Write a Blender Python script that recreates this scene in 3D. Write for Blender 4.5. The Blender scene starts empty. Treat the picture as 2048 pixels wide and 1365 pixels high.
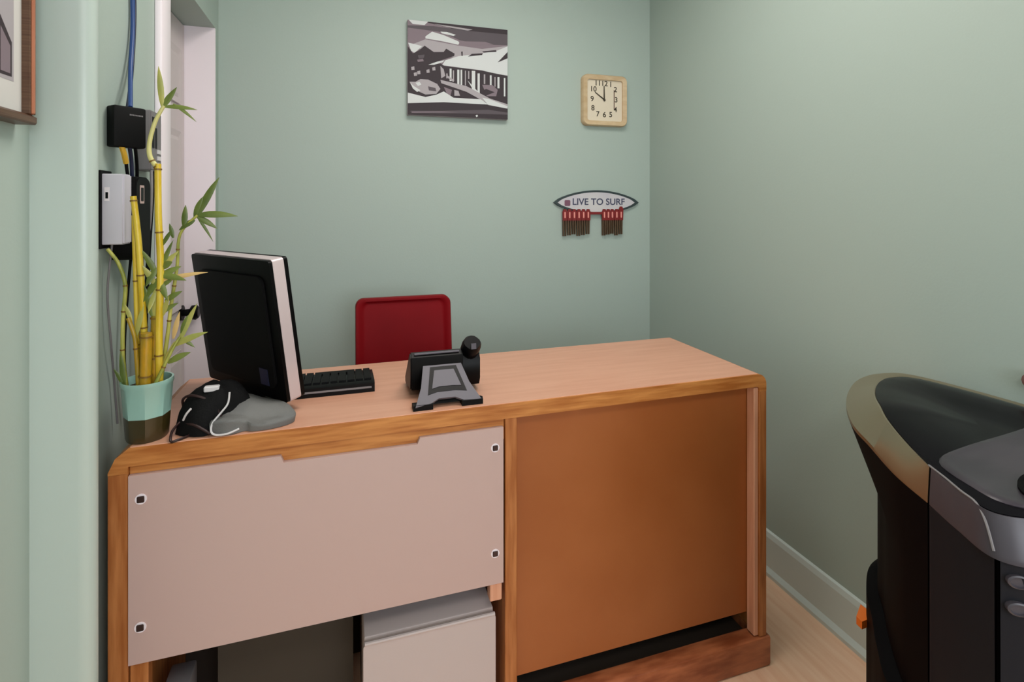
import bpy, bmesh, math, random
from mathutils import Vector, Matrix
random.seed(7)
SC = bpy.context.scene
C = SC.collection

# ------------------------------------------------------------------ camera
cam = bpy.data.cameras.new('camera'); cam_o = bpy.data.objects.new('camera', cam); C.objects.link(cam_o)
cam.sensor_width = 36.0; cam.lens = 1059.0/2048*36
cam.shift_y = -272.5/2048
cam.clip_start = 0.02
cam_o.location = (0, 0, 1.332)
cam_o.rotation_euler = (math.pi/2, 0, -math.atan(334/1059))
SC.camera = cam_o
# ------------------------------------------------------------------ view + world
SC.view_settings.view_transform = 'Standard'
SC.view_settings.look = 'None'
SC.view_settings.gamma = 1
SC.view_settings.use_curve_mapping = False
SC.view_settings.exposure = 0.0
W = bpy.data.worlds.new('world'); SC.world = W; W.use_nodes = True
W.node_tree.nodes['Background'].inputs[0].default_value = (0.8, 0.9, 1.0, 1)
W.node_tree.nodes['Background'].inputs[1].default_value = 0.4
# ------------------------------------------------------------------ unseen fill lamps added to light the room
def area(name, loc, rot, sx, sy, power, col):
    l = bpy.data.lights.new(name, 'AREA'); l.shape = 'RECTANGLE'; l.size = sx; l.size_y = sy
    l.energy = power; l.color = col
    o = bpy.data.objects.new(name, l); C.objects.link(o); o.location = loc; o.rotation_euler = rot
    return o
area('front_fill_lamp', (0.52, 1.22, 2.545), (0, 0, 0), 0.90, 0.60, 12, (1.0, 0.95, 0.91))
area('rear_fill_lamp', (0.2, -0.8, 2.545), (0, 0, 0), 0.9, 0.5, 11, (1.0, 0.96, 0.93))
area('window_fill_light', (0.75, -1.55, 1.45), (math.pi/2, 0, 0), 1.2, 1.3, 19, (0.97, 0.98, 1.0))  # fill light added behind the camera, no such source in view

# ------------------------------------------------------------------ materials
def lin(c):
    return tuple((x/255/12.92 if x/255 <= .04045 else ((x/255+.055)/1.055)**2.4) for x in c) + (1,)
def mat(name, c, rough=.5, metal=0, c2=None, scale=(1, 1, 1), noise=6, detail=4, bump=0, bscale=80, emit=0, spec=.5, trans=0, coat=0, lo=.35, hi=.65):
    m = bpy.data.materials.new(name); m.use_nodes = True; nt = m.node_tree; b = nt.nodes['Principled BSDF']
    b.inputs['Base Color'].default_value = lin(c); b.inputs['Roughness'].default_value = rough
    b.inputs['Metallic'].default_value = metal; b.inputs['Specular IOR Level'].default_value = spec
    b.inputs['Transmission Weight'].default_value = trans; b.inputs['Coat Weight'].default_value = coat
    tc = nt.nodes.new('ShaderNodeTexCoord')
    if c2 is not None:
        mp = nt.nodes.new('ShaderNodeMapping'); mp.inputs['Scale'].default_value = scale
        nz = nt.nodes.new('ShaderNodeTexNoise'); nz.inputs['Scale'].default_value = noise; nz.inputs['Detail'].default_value = detail
        cr = nt.nodes.new('ShaderNodeValToRGB'); cr.color_ramp.elements[0].color = lin(c); cr.color_ramp.elements[1].color = lin(c2)
        cr.color_ramp.elements[0].position = lo; cr.color_ramp.elements[1].position = hi
        nt.links.new(tc.outputs['Object'], mp.inputs['Vector']); nt.links.new(mp.outputs[0], nz.inputs['Vector'])
        nt.links.new(nz.outputs['Fac'], cr.inputs[0]); nt.links.new(cr.outputs[0], b.inputs['Base Color'])
    if bump:
        n2 = nt.nodes.new('ShaderNodeTexNoise'); n2.inputs['Scale'].default_value = bscale; n2.inputs['Detail'].default_value = 3
        bp = nt.nodes.new('ShaderNodeBump'); bp.inputs['Strength'].default_value = bump; bp.inputs['Distance'].default_value = .002
        nt.links.new(tc.outputs['Object'], n2.inputs['Vector']); nt.links.new(n2.outputs['Fac'], bp.inputs['Height'])
        nt.links.new(bp.outputs[0], b.inputs['Normal'])
    if emit:
        b.inputs['Emission Color'].default_value = lin(c); b.inputs['Emission Strength'].default_value = emit
    return m
M = {}
M['sage'] = mat('sage_paint', (168, 183, 175), .6, bump=.12, bscale=140)
M['sage_gloss'] = mat('sage_gloss_paint', (180, 194, 187), .3, bump=.10, bscale=60)
M['base_paint'] = mat('baseboard_paint', (204, 214, 210), .35)
M['ceil'] = mat('ceiling_white', (225, 225, 220), .8, bump=.2)
M['floor'] = mat('floor_planks', (236, 190, 156), .45, c2=(246, 208, 178), scale=(9, .8, 1), noise=5)
M['white_trim'] = mat('white_trim_paint', (244, 234, 240), .4)
M['door_white'] = mat('door_white_paint', (208, 196, 196), .4)
M['wood'] = mat('orange_wood', (168, 98, 42), .38, c2=(206, 138, 74), scale=(1.2, 14, 14), noise=6, detail=6)
M['wood_v'] = mat('orange_wood_upright', (160, 92, 42), .4, c2=(190, 122, 68), scale=(14, 14, 1.2), noise=6, detail=6)
M['wood_red'] = mat('reddish_wood', (140, 72, 42), .35, c2=(188, 112, 72), scale=(2, 9, 9), noise=5, detail=6)
M['pale_wood'] = mat('pale_pink_wood', (226, 168, 138), .5, c2=(212, 150, 118), scale=(14, 14, 1), noise=5)
M['laminate'] = mat('tan_laminate', (202, 148, 122), .35, c2=(210, 158, 132), scale=(1, 10, 1), noise=5, bump=.03)
M['brown_panel'] = mat('brown_hardboard', (168, 98, 50), .45, c2=(160, 90, 42), scale=(2, 2, 2), noise=2)
M['white_panel'] = mat('pinkish_white_laminate', (197, 169, 163), .45)
M['box_white'] = mat('lilac_white_plastic', (206, 202, 212), .4)
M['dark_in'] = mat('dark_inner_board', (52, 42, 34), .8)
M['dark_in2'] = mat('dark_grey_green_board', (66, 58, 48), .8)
M['black'] = mat('black_plastic', (5, 5, 6), .4, spec=.14)
M['black_matte'] = mat('black_matte_plastic', (8, 8, 9), .6, spec=.15)
M['black_fab'] = mat('black_fabric', (9, 9, 10), .8, spec=.2, bump=.5, bscale=200)
M['grey_fab'] = mat('grey_fabric', (112, 112, 110), .7, c2=(92, 92, 92), noise=8, bump=.4, bscale=300)
M['white_cord'] = mat('white_cord', (215, 212, 214), .5)
M['silver'] = mat('silver_plastic', (214, 198, 200), .3, metal=.25)
M['grey_metal'] = mat('grey_metal_plastic', (88, 84, 93), .5)
M['grey'] = mat('mid_grey_plastic', (120, 116, 118), .5)
M['cabinet_white'] = mat('white_enamel', (198, 184, 182), .4)
M['red'] = mat('red_vinyl', (128, 8, 18), .5, spec=.1, c2=(116, 8, 16), noise=3, bump=.1)
M['chrome'] = mat('chrome', (210, 210, 210), .18, metal=1)
M['screwd'] = mat('dark_screw', (70, 52, 50), .4, metal=.5)
M['champ'] = mat('champagne_metal', (160, 146, 120), .3, metal=.8)
M['cop_black'] = mat('copier_black', (8, 7, 9), .6, spec=.05)
M['cop_grey'] = mat('copier_charcoal', (29, 29, 34), .6, spec=.12)
M['cop_lid'] = mat('copier_gloss_lid', (15, 14, 17), .22, spec=.08, c2=(20, 18, 22), noise=4)
M['cop_reflection'] = mat('copier_reflection_grey', (62, 56, 63), .35, spec=.3, c2=(50, 45, 52), scale=(1, 3, 1), noise=7)  # lid reflection put into a lighter grey
M['cop_band'] = mat('copier_band_grey', (66, 62, 69), .35, spec=.4)
M['teal'] = mat('teal_glazed_pot', (150, 192, 182), .25, coat=.4)
M['pot_dark'] = mat('dark_olive_pot', (58, 48, 22), .3, coat=.3)
M['soil'] = mat('soil', (50, 38, 18), .9, bump=1)
M['bamboo_y'] = mat('yellow_bamboo', (206, 172, 30), .35, c2=(222, 196, 70), scale=(6, 6, 2), noise=9)
M['bamboo_o'] = mat('golden_bamboo', (196, 146, 28), .35, c2=(150, 128, 34), scale=(6, 6, 2), noise=9)
M['bamboo_g'] = mat('green_bamboo', (130, 138, 54), .4, c2=(196, 192, 96), scale=(6, 6, 2), noise=9)
M['bamboo_p'] = mat('pale_bamboo', (206, 200, 132), .4)
M['node'] = mat('bamboo_node', (120, 88, 24), .5)
M['leaf'] = mat('bamboo_leaf', (78, 96, 34), .4, c2=(116, 130, 56), noise=12)
M['leaf_p'] = mat('pale_bamboo_leaf', (140, 150, 78), .4, c2=(186, 178, 92), noise=12)
M['leaf_tan'] = mat('dry_leaf', (206, 172, 110), .5)
M['blue'] = mat('blue_cable', (34, 66, 122), .4)
M['dkblue'] = mat('blue_lit_navy', (28, 34, 62), .4)
M['yellow'] = mat('yellow_plug', (202, 158, 40), .4)
M['cream'] = mat('cream_face', (222, 210, 188), .5)
M['clock_wood'] = mat('clock_wood', (196, 168, 130), .4, c2=(208, 184, 148), scale=(3, 3, 9), noise=6)
M['ink'] = mat('dark_ink', (52, 44, 28), .6)
M['ink_brown'] = mat('brown_ink', (110, 84, 70), .6)
M['frame'] = mat('picture_frame_wood', (176, 112, 82), .4, c2=(160, 98, 70), scale=(8, 8, 1), noise=6)
M['frame_dk'] = mat('picture_frame_dark', (74, 46, 30), .4, c2=(96, 70, 50), scale=(1, 1, 60), noise=6)
M['mat_board'] = mat('mat_board', (206, 204, 200), .7)
M['g_white'] = mat('print_light', (206, 210, 210), .7)
M['g_lt'] = mat('print_light_grey', (166, 160, 164), .7)
M['g_md'] = mat('print_mid_grey', (126, 112, 120), .7)
M['g_dk'] = mat('print_dark_grey', (84, 76, 82), .7)
M['g_bk'] = mat('print_black', (48, 38, 44), .7)
M['g_pl'] = mat('print_lilac', (150, 142, 162), .7)
M['sign_rim'] = mat('sign_rim', (44, 58, 60), .5)
M['sign_face'] = mat('sign_face', (196, 192, 200), .5, c2=(206, 204, 204), noise=8)
M['sign_ink'] = mat('sign_ink', (62, 66, 92), .6)
M['sign_red'] = mat('sign_red', (122, 16, 18), .5)
M['sign_skin'] = mat('sign_peach', (232, 150, 140), .6)
M['sign_leg'] = mat('sign_brown', (82, 60, 38), .6)
M['sign_mark'] = mat('sign_maroon', (120, 76, 96), .6)
M['orange'] = mat('orange_plastic', (226, 112, 30), .4)
M['fill_glow'] = mat('added_lamp_glow', (255, 246, 236), .5, emit=4)  # glow of the added ceiling fixtures
M['fill_pane'] = mat('added_window_glow', (226, 238, 255), .3, emit=2.0)  # glow of the pane added behind the camera
M['knobwood'] = mat('brown_knob', (124, 88, 84), .4)
M['strap'] = mat('maroon_strap', (40, 16, 16), .5)

M['cop_lid'].node_tree.nodes['Principled BSDF'].inputs['IOR'].default_value = 1.2
# ------------------------------------------------------------------ mesh helpers
def link(name, me, parent=None, smooth=None):
    o = bpy.data.objects.new(name, me); C.objects.link(o)
    if parent is not None: o.parent = parent
    if smooth:
        for p in me.polygons: p.use_smooth = True
        try: me.set_sharp_from_angle(angle=math.radians(smooth))
        except Exception: pass
    return o
def obj(name, bm, mats, parent=None, smooth=None):
    bmesh.ops.recalc_face_normals(bm, faces=bm.faces)
    me = bpy.data.meshes.new(name); bm.to_mesh(me); bm.free()
    for m in (mats if isinstance(mats, (list, tuple)) else [mats]): me.materials.append(M[m])
    o = link(name, me, parent, smooth)
    if parent is not None:                      # geometry is written in world metres; keep it there
        o.matrix_parent_inverse = parent.matrix_world.inverted()
    return o
def thing(name, label, cat, loc=(0, 0, 0), group=None):
    o = bpy.data.objects.new(name, None); C.objects.link(o); o.location = loc; o.empty_display_size = .05
    o.matrix_world = Matrix.Translation(loc)
    o['label'] = label; o['category'] = cat
    if group: o['group'] = group
    return o
def tag(o, label, cat, group=None):
    o['label'] = label; o['category'] = cat
    if group: o['group'] = group
    return o
def struct(o):
    o['kind'] = 'structure'; return o
def box(bm, lo, hi, mi=0, T=None):
    vs = [bm.verts.new((x, y, z)) for x in (lo[0], hi[0]) for y in (lo[1], hi[1]) for z in (lo[2], hi[2])]
    if T is not None:
        for v in vs: v.co = T @ v.co
    for f in ((0, 1, 3, 2), (4, 6, 7, 5), (0, 4, 5, 1), (2, 3, 7, 6), (0, 2, 6, 4), (1, 5, 7, 3)):
        bm.faces.new([vs[i] for i in f]).material_index = mi
    return vs
def bbox(lo, hi, r=.003, seg=2, T=None):
    bm = bmesh.new(); box(bm, lo, hi)
    if r: bmesh.ops.bevel(bm, geom=bm.edges[:], offset=r, segments=seg, affect='EDGES', profile=.5)
    if T is not None: bm.transform(T)
    return bm
def prism(bm, pts, axis, a, b, mi=0):
    """closed outline pts (2D) extruded along an axis from a to b"""
    def P(p, t): return {'x': (t, p[0], p[1]), 'y': (p[0], t, p[1]), 'z': (p[0], p[1], t)}[axis]
    A = [bm.verts.new(P(p, a)) for p in pts]; B = [bm.verts.new(P(p, b)) for p in pts]
    fs = [bm.faces.new(A), bm.faces.new(B[::-1])]
    n = len(pts)
    for i in range(n): fs.append(bm.faces.new((A[i], B[i], B[(i+1) % n], A[(i+1) % n])))
    for f in fs: f.material_index = mi
    return fs
def rrect(x0, z0, x1, z1, r, n=5):
    out = []
    for cx, cz, a0 in ((x1-r, z0+r, -90), (x1-r, z1-r, 0), (x0+r, z1-r, 90), (x0+r, z0+r, 180)):
        for k in range(n+1):
            a = math.radians(a0+90*k/n); out.append((cx+r*math.cos(a), cz+r*math.sin(a)))
    return out
def smooth_path(pts, k=6):
    P = [Vector(p) for p in pts]
    if len(P) < 3: return P
    out = []
    for i in range(len(P)-1):
        p0 = P[max(i-1, 0)]; p1 = P[i]; p2 = P[i+1]; p3 = P[min(i+2, len(P)-1)]
        for j in range(k):
            t = j/k
            out.append(.5*((2*p1)+(-p0+p2)*t+(2*p0-5*p1+4*p2-p3)*t*t+(-p0+3*p1-3*p2+p3)*t**3))
    out.append(P[-1]); return out
def tube(bm, pts, r, n=8, mi=0, k=6, r2=None, closed_ends=True):
    P = smooth_path(pts, k); rings = []
    m = len(P); up = None
    for i, p in enumerate(P):
        t = (P[min(i+1, m-1)]-P[max(i-1, 0)]).normalized()
        if up is None: up = t.orthogonal().normalized()
        up = (up - t*up.dot(t)).normalized(); s = t.cross(up)
        rr = r if r2 is None else r+(r2-r)*i/(m-1)
        rings.append([bm.verts.new(p+rr*(math.cos(a)*up+math.sin(a)*s)) for a in [2*math.pi*q/n for q in range(n)]])
    for a, b in zip(rings, rings[1:]):
        for q in range(n): bm.faces.new((a[q], a[(q+1) % n], b[(q+1) % n], b[q])).material_index = mi
    if closed_ends:
        bm.faces.new(rings[0][::-1]).material_index = mi; bm.faces.new(rings[-1]).material_index = mi
def ringloft(bm, rings, cap0=True, cap1=True, mi=0, closed=True):
    V = [[bm.verts.new(p) for p in r] for r in rings]
    n = len(V[0])
    for a, b in zip(V, V[1:]):
        for q in range(n if closed else n-1):
            bm.faces.new((a[q], a[(q+1) % n], b[(q+1) % n], b[q])).material_index = mi
    if cap0: bm.faces.new(V[0][::-1]).material_index = mi
    if cap1: bm.faces.new(V[-1]).material_index = mi
    return V
def cyl(bm, c, ax, r, h, n=20, mi=0, r2=None):
    c = Vector(c); ax = Vector(ax).normalized(); u = ax.orthogonal().normalized(); v = ax.cross(u)
    r2 = r if r2 is None else r2
    R = [[c+ax*t+rr*(math.cos(a)*u+math.sin(a)*v) for a in [2*math.pi*q/n for q in range(n)]] for t, rr in ((0, r), (h, r2))]
    ringloft(bm, R, mi=mi)
def text_mesh(name, s, size, loc, rot, m, parent, depth=.0006, align='CENTER', sx=1, space=1):
    cu = bpy.data.curves.new(name, 'FONT'); cu.body = s; cu.size = size; cu.extrude = depth
    cu.offset = size*.014; cu.align_x = align; cu.align_y = 'CENTER'; cu.space_character = space
    t = bpy.data.objects.new('tmp', cu); C.objects.link(t); bpy.context.view_layer.update()
    dg = bpy.context.evaluated_depsgraph_get(); me = bpy.data.meshes.new_from_object(t.evaluated_get(dg))
    bpy.data.objects.remove(t); bpy.data.curves.remove(cu)
    me.transform(Matrix.Translation(loc) @ rot @ Matrix.Diagonal((sx, 1, 1, 1)))
    me.materials.clear(); me.materials.append(M[m]); me.name = name
    o = link(name, me, parent)
    if parent is not None: o.matrix_parent_inverse = parent.matrix_world.inverted()
    return o
RX = Matrix.Rotation(math.pi/2, 4, 'X')                       # lettering that faces the camera side (-Y)

# ================================================================== THE ROOM
XL, XR, YB, YF, ZC = -.477, 1.470, 2.345, -1.60, 2.60
bm = bmesh.new(); box(bm, (XL-.9, YF-.12, -.10), (XR+.12, YB+.12, 0)); struct(obj('floor', bm, 'floor'))
bm = bmesh.new(); box(bm, (XL-.12, YF-.12, ZC), (XR+.12, YB+.12, ZC+.1)); struct(obj('ceiling', bm, 'ceil'))
bm = bmesh.new(); box(bm, (XL-.12, YB, 0), (XR+.12, YB+.12, ZC)); struct(obj('wall_back', bm, 'sage'))
bm = bmesh.new(); box(bm, (XR, YF, 0), (XR+.12, YB, ZC)); struct(obj('wall_right', bm, 'sage'))
bm = bmesh.new()
DY0, DY1, DZ = 1.682, 2.303, 2.014
box(bm, (XL-.12, YF, 0), (XL, DY0, ZC)); box(bm, (XL-.12, DY0, DZ), (XL, DY1, ZC)); box(bm, (XL-.12, DY1, 0), (XL, YB, ZC))
struct(obj('wall_left', bm, 'sage'))
# shallow pier that ends the front part of the left wall, its edge rounded
bm = bmesh.new()
pr = [(XL, 1.03), (-.414, 1.03), (-.404, 1.032), (-.397, 1.037), (-.394, 1.044), (-.393, 1.052), (-.396, 1.058), (XL, 1.058)]
prism(bm, pr, 'z', 0, ZC); struct(obj('trim_1', bm, 'sage_gloss', smooth=50))
# front wall; its unseen, glowing opening is added as fill light
bm = bmesh.new()
box(bm, (XL, YF-.12, 0), (.1, YF, ZC)); box(bm, (1.4, YF-.12, 0), (XR+.12, YF, ZC))
box(bm, (.1, YF-.12, 0), (1.4, YF, .75)); box(bm, (.1, YF-.12, 2.15), (1.4, YF, ZC)); struct(obj('wall_front', bm, 'sage'))
wn = struct(obj('added_window_1', bbox((.1, YF-.08, .75), (1.4, YF-.06, 2.15), 0), 'fill_pane'))
bm = bmesh.new()
for a in ((.1, .75, .15, 2.15), (1.35, .75, 1.4, 2.15), (.15, .75, 1.35, .8), (.15, 2.1, 1.35, 2.15), (.735, .8, .765, 2.1)):
    box(bm, (a[0], YF-.06, a[1]), (a[2], YF-.02, a[3]))
obj('added_window_frame', bm, 'white_trim', wn)
# door casing (near side), door leaf set back in the wall
bm = bmesh.new(); prism(bm, rrect(XL, 1.606, XL+.018, 1.682, .004, 2), 'z', 0, 2.09)
struct(obj('trim_2', bm, 'white_trim', smooth=40))
bm = bmesh.new()
box(bm, (XL-.118, DY1-.012, 0), (XL-.001, DY1+.001, DZ)); box(bm, (XL-.118, DY0-.001, 0), (XL-.001, DY0+.010, DZ))
struct(obj('trim_3', bm, 'white_trim'))
XD = XL-.105
bm = bmesh.new(); box(bm, (XD-.035, DY0+.012, .008), (XD, DY1-.014, DZ-.004))
dr = struct(obj('door_1', bm, 'door_white'))
for y0, y1 in ((1.76, 1.955), (2.03, 2.225)):
    for z0, z1 in ((.22, .80), (.95, 1.60), (1.70, 1.90)):
        bm = bmesh.new()
        o_, i_ = rrect(y0, z0, y1, z1, .004, 1), rrect(y0+.022, z0+.022, y1-.022, z1-.022, .004, 1)
        i2 = rrect(y0+.035, z0+.035, y1-.035, z1-.035, .004, 1)
        ringloft(bm, [[(XD+.001, *p) for p in o_], [(XD+.008, *p) for p in o_], [(XD+.003, *p) for p in i_], [(XD+.007, *p) for p in i2]], cap0=False)
        obj('door_panel', bm, 'door_white', dr)
bm = bmesh.new(); cyl(bm, (XD, 2.245, .93), (1, 0, 0), .028, .008); cyl(bm, (XD+.008, 2.245, .93), (1, 0, 0), .012, .022, r2=.014)
ringloft(bm, [[(XD+.03+h, 2.245+r*math.cos(a), .93+r*math.sin(a)) for a in [2*math.pi*q/16 for q in range(16)]] for h, r in ((0, .016), (.006, .026), (.02, .028), (.03, .02))])
obj('door_knob', bm, 'black', dr, 40)
# baseboards with shoe moulding
def baseboard(name, path_axis, a, b, x, sgn):
    pr = [(x, 0), (x+sgn*.026, 0), (x+sgn*.026, .012), (x+sgn*.014, .026), (x+sgn*.013, .135), (x+sgn*.009, .146), (x, .150)]
    bm = bmesh.new(); prism(bm, pr, path_axis, a, b); return struct(obj(name, bm, 'sage_gloss'))
bm = bmesh.new()
def bb(bm, pr, axis, a, b): prism(bm, pr, axis, a, b)
bb(bm, [(XR, 0), (XR-.026, 0), (XR-.026, .012), (XR-.014, .026), (XR-.013, .130), (XR-.008, .146), (XR, .150)], 'y', YF, YB)
struct(obj('baseboard_right', bm, 'base_paint'))
bm = bmesh.new(); bb(bm, [(YB, 0), (YB-.026, 0), (YB-.026, .012), (YB-.014, .026), (YB-.013, .130), (YB-.008, .146), (YB, .150)], 'x', XL, XR-.027)
struct(obj('baseboard_back', bm, 'base_paint'))

# added ceiling fixtures, out of view, around the fill lamps
def fill_fixture(x, y, sx, sy, label):
    t = thing('added_ceiling_light', label, 'ceiling light', (x, y, ZC))
    bm = bmesh.new()
    for a in ((-sx, -sy, sx, -sy+.03), (-sx, sy-.03, sx, sy), (-sx, -sy+.03, -sx+.03, sy-.03), (sx-.03, -sy+.03, sx, sy-.03)):
        box(bm, (x+a[0], y+a[1], ZC-.045), (x+a[2], y+a[3], ZC))
    obj('frame', bm, 'white_trim', t)
    bm = bmesh.new(); box(bm, (x-sx+.03, y-sy+.03, ZC-.04), (x+sx-.03, y+sy-.03, ZC-.03)); obj('added_diffuser', bm, 'fill_glow', t)
fill_fixture(.52, 1.22, .48, .33, 'added unseen flush ceiling light above the desk front')
fill_fixture(.2, -.8, .48, .28, 'added unseen flush ceiling light behind the camera')

# ================================================================== DESK
DX0, DX1, DYf, DYb, DT = -.448, 1.163, 1.240, 1.682, .844
desk = thing('desk', 'long wooden desk with tan laminate top, white left front and brown right front', 'desk', (.36, 1.46, 0))
def arc(cx, cz, r, a0, a1, n=6): return [(cx+r*math.cos(math.radians(a0+(a1-a0)*k/n)), cz+r*math.sin(math.radians(a0+(a1-a0)*k/n))) for k in range(n+1)]
th = .036
bm = bmesh.new()
out = [(DX0, DT-.050)] + [(DX0, DT-.045)] + [(DX0+.012, DT-.018), (DX0+.034, DT)] + arc(DX1-.03, DT-.03, .03, 90, 0) + [(DX1, DT-.050), (DX1-.024, DT-.050)]
inn = arc(DX1-.034, DT-th-.010, .010, 0, 90, 3) + [(DX0+.034, DT-th), (DX0+.034, DT-.050)]
prism(bm, out+inn, 'y', DYf, DYb); obj('frame', bm, 'wood', desk, 30)
obj('side_panel', bbox((DX0, DYf, 0), (DX0+.034, DYb, DT-.0505), .0006, 1), 'wood_v', desk)
obj('side_panel', bbox((DX1-.024, DYf, .086), (DX1, DYb, DT-.0505), .0006, 1), 'wood_v', desk)
obj('light_stop_board', bbox((.406, 1.286, .02), (DX1-.025, 1.639, .06), .001, 1), 'dark_in', desk)  # dark board added to keep light out of the gap below the front panel
bm = bbox((DX0+.036, DYf+.004, DT-.001), (DX1-.028, DYb-.003, DT+.0012), .0008, 1); obj('desktop', bm, 'laminate', desk)
bm = bbox((.374, DYf+.001, 0), (.405, DYb-.02, DT-th+.0005), .002, 1); obj('divider', bm, 'wood_v', desk)
bm = bbox((DX0+.0345, DYf+.008, .755), (.373, DYf+.03, DT-th), .001, 1); obj('rail', bm, 'wood', desk)
# right bay
bm = bbox((.406, DYf+.036, .136), (DX1-.025, DYf+.052, DT-th), .0015, 1); obj('front_panel', bm, 'brown_panel', desk)['label'] = 'plain brown recessed front panel'
bm = bbox((DX1-.040, DYf+.004, .088), (DX1-.0245, DYf+.034, DT-th-.004), .002, 1); obj('cleat', bm, 'pale_wood', desk)['label'] = 'pale pinkish wooden upright strip'
bm = bbox((.406, DYf-.006, 0), (DX1+.012, 1.284, .085), .006, 2); box(bm, (DX1-.024, 1.28, 0), (DX1+.006, DYb, .0845)); obj('plinth', bm, 'wood_red', desk, 40)['label'] = 'thick reddish wooden plinth'  # side return added to stop light leaking in behind the plinth
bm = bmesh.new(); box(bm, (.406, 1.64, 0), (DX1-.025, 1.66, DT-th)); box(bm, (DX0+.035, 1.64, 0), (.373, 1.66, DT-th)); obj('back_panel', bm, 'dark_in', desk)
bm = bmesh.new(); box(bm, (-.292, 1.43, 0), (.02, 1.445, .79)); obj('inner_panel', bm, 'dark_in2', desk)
# left bay: white front with a finger notch
wx0, wx1, wz0, wz1, nd = -.412, .368, .412, .790, .014
bm = bmesh.new()
pr = [(wx0, wz0), (wx1, wz0), (wx1, wz1), (.166, wz1), (.160, wz1-nd), (-.126, wz1-nd), (-.132, wz1), (wx0, wz1)]
prism(bm, pr, 'y', DYf-.004, DYf+.008-.0005)
wp = obj('white_front_panel', bm, 'white_panel', desk); wp['label'] = 'pinkish white drawer front with four screws'
for x, z in ((-.390, .742), (.347, .743), (-.391, .485), (.347, .487)):
    bm = bmesh.new(); cyl(bm, (x, DYf-.004, z), (0, -1, 0), .0105, .0015, 18)
    s_ = obj('screw_washer', bm, 'white_trim', wp)
    bm = bbox((x-.0065, DYf-.0075, z-.0065), (x+.0065, DYf-.0054, z+.0065), .0015, 1); obj('screw', bm, 'screwd', wp)
bm = bbox((.336, DYf+.002, .366), (.366, DYf+.03, .4115), .002, 1); obj('cleat', bm, 'pale_wood', desk)
bm = bbox((-.412, DYf+.004, .30), (-.380, DYf+.03, .411), .002, 1); obj('cleat', bm, 'wood_v', desk)

# white pedestal standing in the open left bay
fc = thing('file_cabinet', 'white metal pedestal cabinet standing in the open left bay of the desk', 'cabinet', (.197, 1.42, 0))
obj('body', bbox((.042, 1.272, 0), (.352, 1.60, .330), .004), 'cabinet_white', fc, 40)
bm = bmesh.new()
prism(bm, rrect(.040, .02, .354, .322, .006, 3), 'y', 1.256, 1.2715); obj('door', bm, 'cabinet_white', fc, 40)
bm = bmesh.new(); tube(bm, [(.043, 1.254, .3275), (.351, 1.254, .3275)], .0045, 8); obj('lip', bm, 'cabinet_white', fc, 40)
# small box in the dark
db = obj('small_box', bbox((-.385, 1.34, 0), (-.332, 1.415, .262), .006), 'grey', None, 40)
tag(db, 'small dark grey upright box standing in the shadow under the desk', 'box')

# ================================================================== RED CHAIR
ch = thing('office_chair', 'red vinyl chair with a squarish back standing behind the desk', 'chair', (.213, 1.9, 0))
def chair_back():
    bm = bmesh.new(); x0, x1, z0, z1 = .036, .388, .70, .984
    o_ = rrect(x0, z0, x1, z1, .028, 5)
    def yy(x, z): return 2.0+.045*(z-.7)/.28-.02*(abs(x-.212)/.176)**2
    cx, cz = .212, (z0+z1)/2
    def ring(sx, sz, dy): return [(cx+(p[0]-cx)*sx, yy(cx+(p[0]-cx)*sx, p[1])+dy, cz+(p[1]-cz)*sz) for p in o_]
    ringloft(bm, [ring(.97, .97, .030), ring(1, 1, .022), ring(1, 1, -.004), ring(.985, .985, -.010), ring(.90, .93, -.012), ring(.87, .905, -.0075), ring(.8, .86, -.0075)])
    return bm
obj('backrest', chair_back(), 'red', ch, 50)
bm = bmesh.new(); prism(bm, rrect(.020, 1.70, .404, 2.0, .05, 5), 'z', .43, .49)
bmesh.ops.bevel(bm, geom=[e for e in bm.edges if abs(e.verts[0].co.z-e.verts[1].co.z) < 1e-6], offset=.015, segments=2, affect='EDGES')
obj('seat', bm, 'red', ch, 50)
for x in (.048, .376):
    bm = bmesh.new(); tube(bm, [(x, 1.74, .425), (x, 1.95, .425), (x, 2.035, .47), (x, 2.035, .66), (x, 2.045, .80)], .009, 8); obj('back_frame', bm, 'chrome', ch, 50)
    for y, dy in ((1.73, 0), (1.99, .05)):
        bm = bmesh.new(); tube(bm, [(x, y, .425), (x+(.01 if x > .2 else -.01), y+dy, 0.0)], .010, 8); obj('leg', bm, 'chrome', ch, 50)

# ================================================================== COMPUTER
th_ = math.atan2(-.773, .634)
R0 = Matrix.Translation((-.236, 1.463, .845)) @ Matrix.Rotation(th_, 4, 'Z')
RT = Matrix.Translation((-.236, 1.463, .870)) @ Matrix.Rotation(th_, 4, 'Z') @ Matrix.Rotation(math.atan2(.048, .335), 4, 'X')
mo = thing('computer_monitor', 'black monitor with a silver side edge, its back turned to the room', 'monitor', (-.236, 1.463, .845))
hw = .172
def slab(x0, x1, z0, z1, y0, y1, r, b=.002):
    bm = bmesh.new(); prism(bm, rrect(x0, z0, x1, z1, r, 4), 'y', y0, y1); bm.transform(RT); return bm
obj('back_shell', slab(-hw, hw, 0, .338, 0, .008, .008), 'black', mo, 40)
bm = bmesh.new(); prism(bm, rrect(-hw+.03, .03, hw-.03, .30, .02, 4), 'y', -.006, .001); bm.transform(RT); obj('vent_cover', bm, 'black_matte', mo, 40)
obj('side_frame', slab(-hw-.001, hw+.001, -.001, .340, .0081, .036, .008), 'silver', mo, 40)['label'] = 'silver edge band'
obj('bezel', slab(-hw-.001, hw+.001, -.001, .340, .0361, .046, .008), 'black', mo, 40)
obj('screen', slab(-hw+.015, hw-.015, .02, .322, .0461, .0465, .004), 'black', mo)
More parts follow.
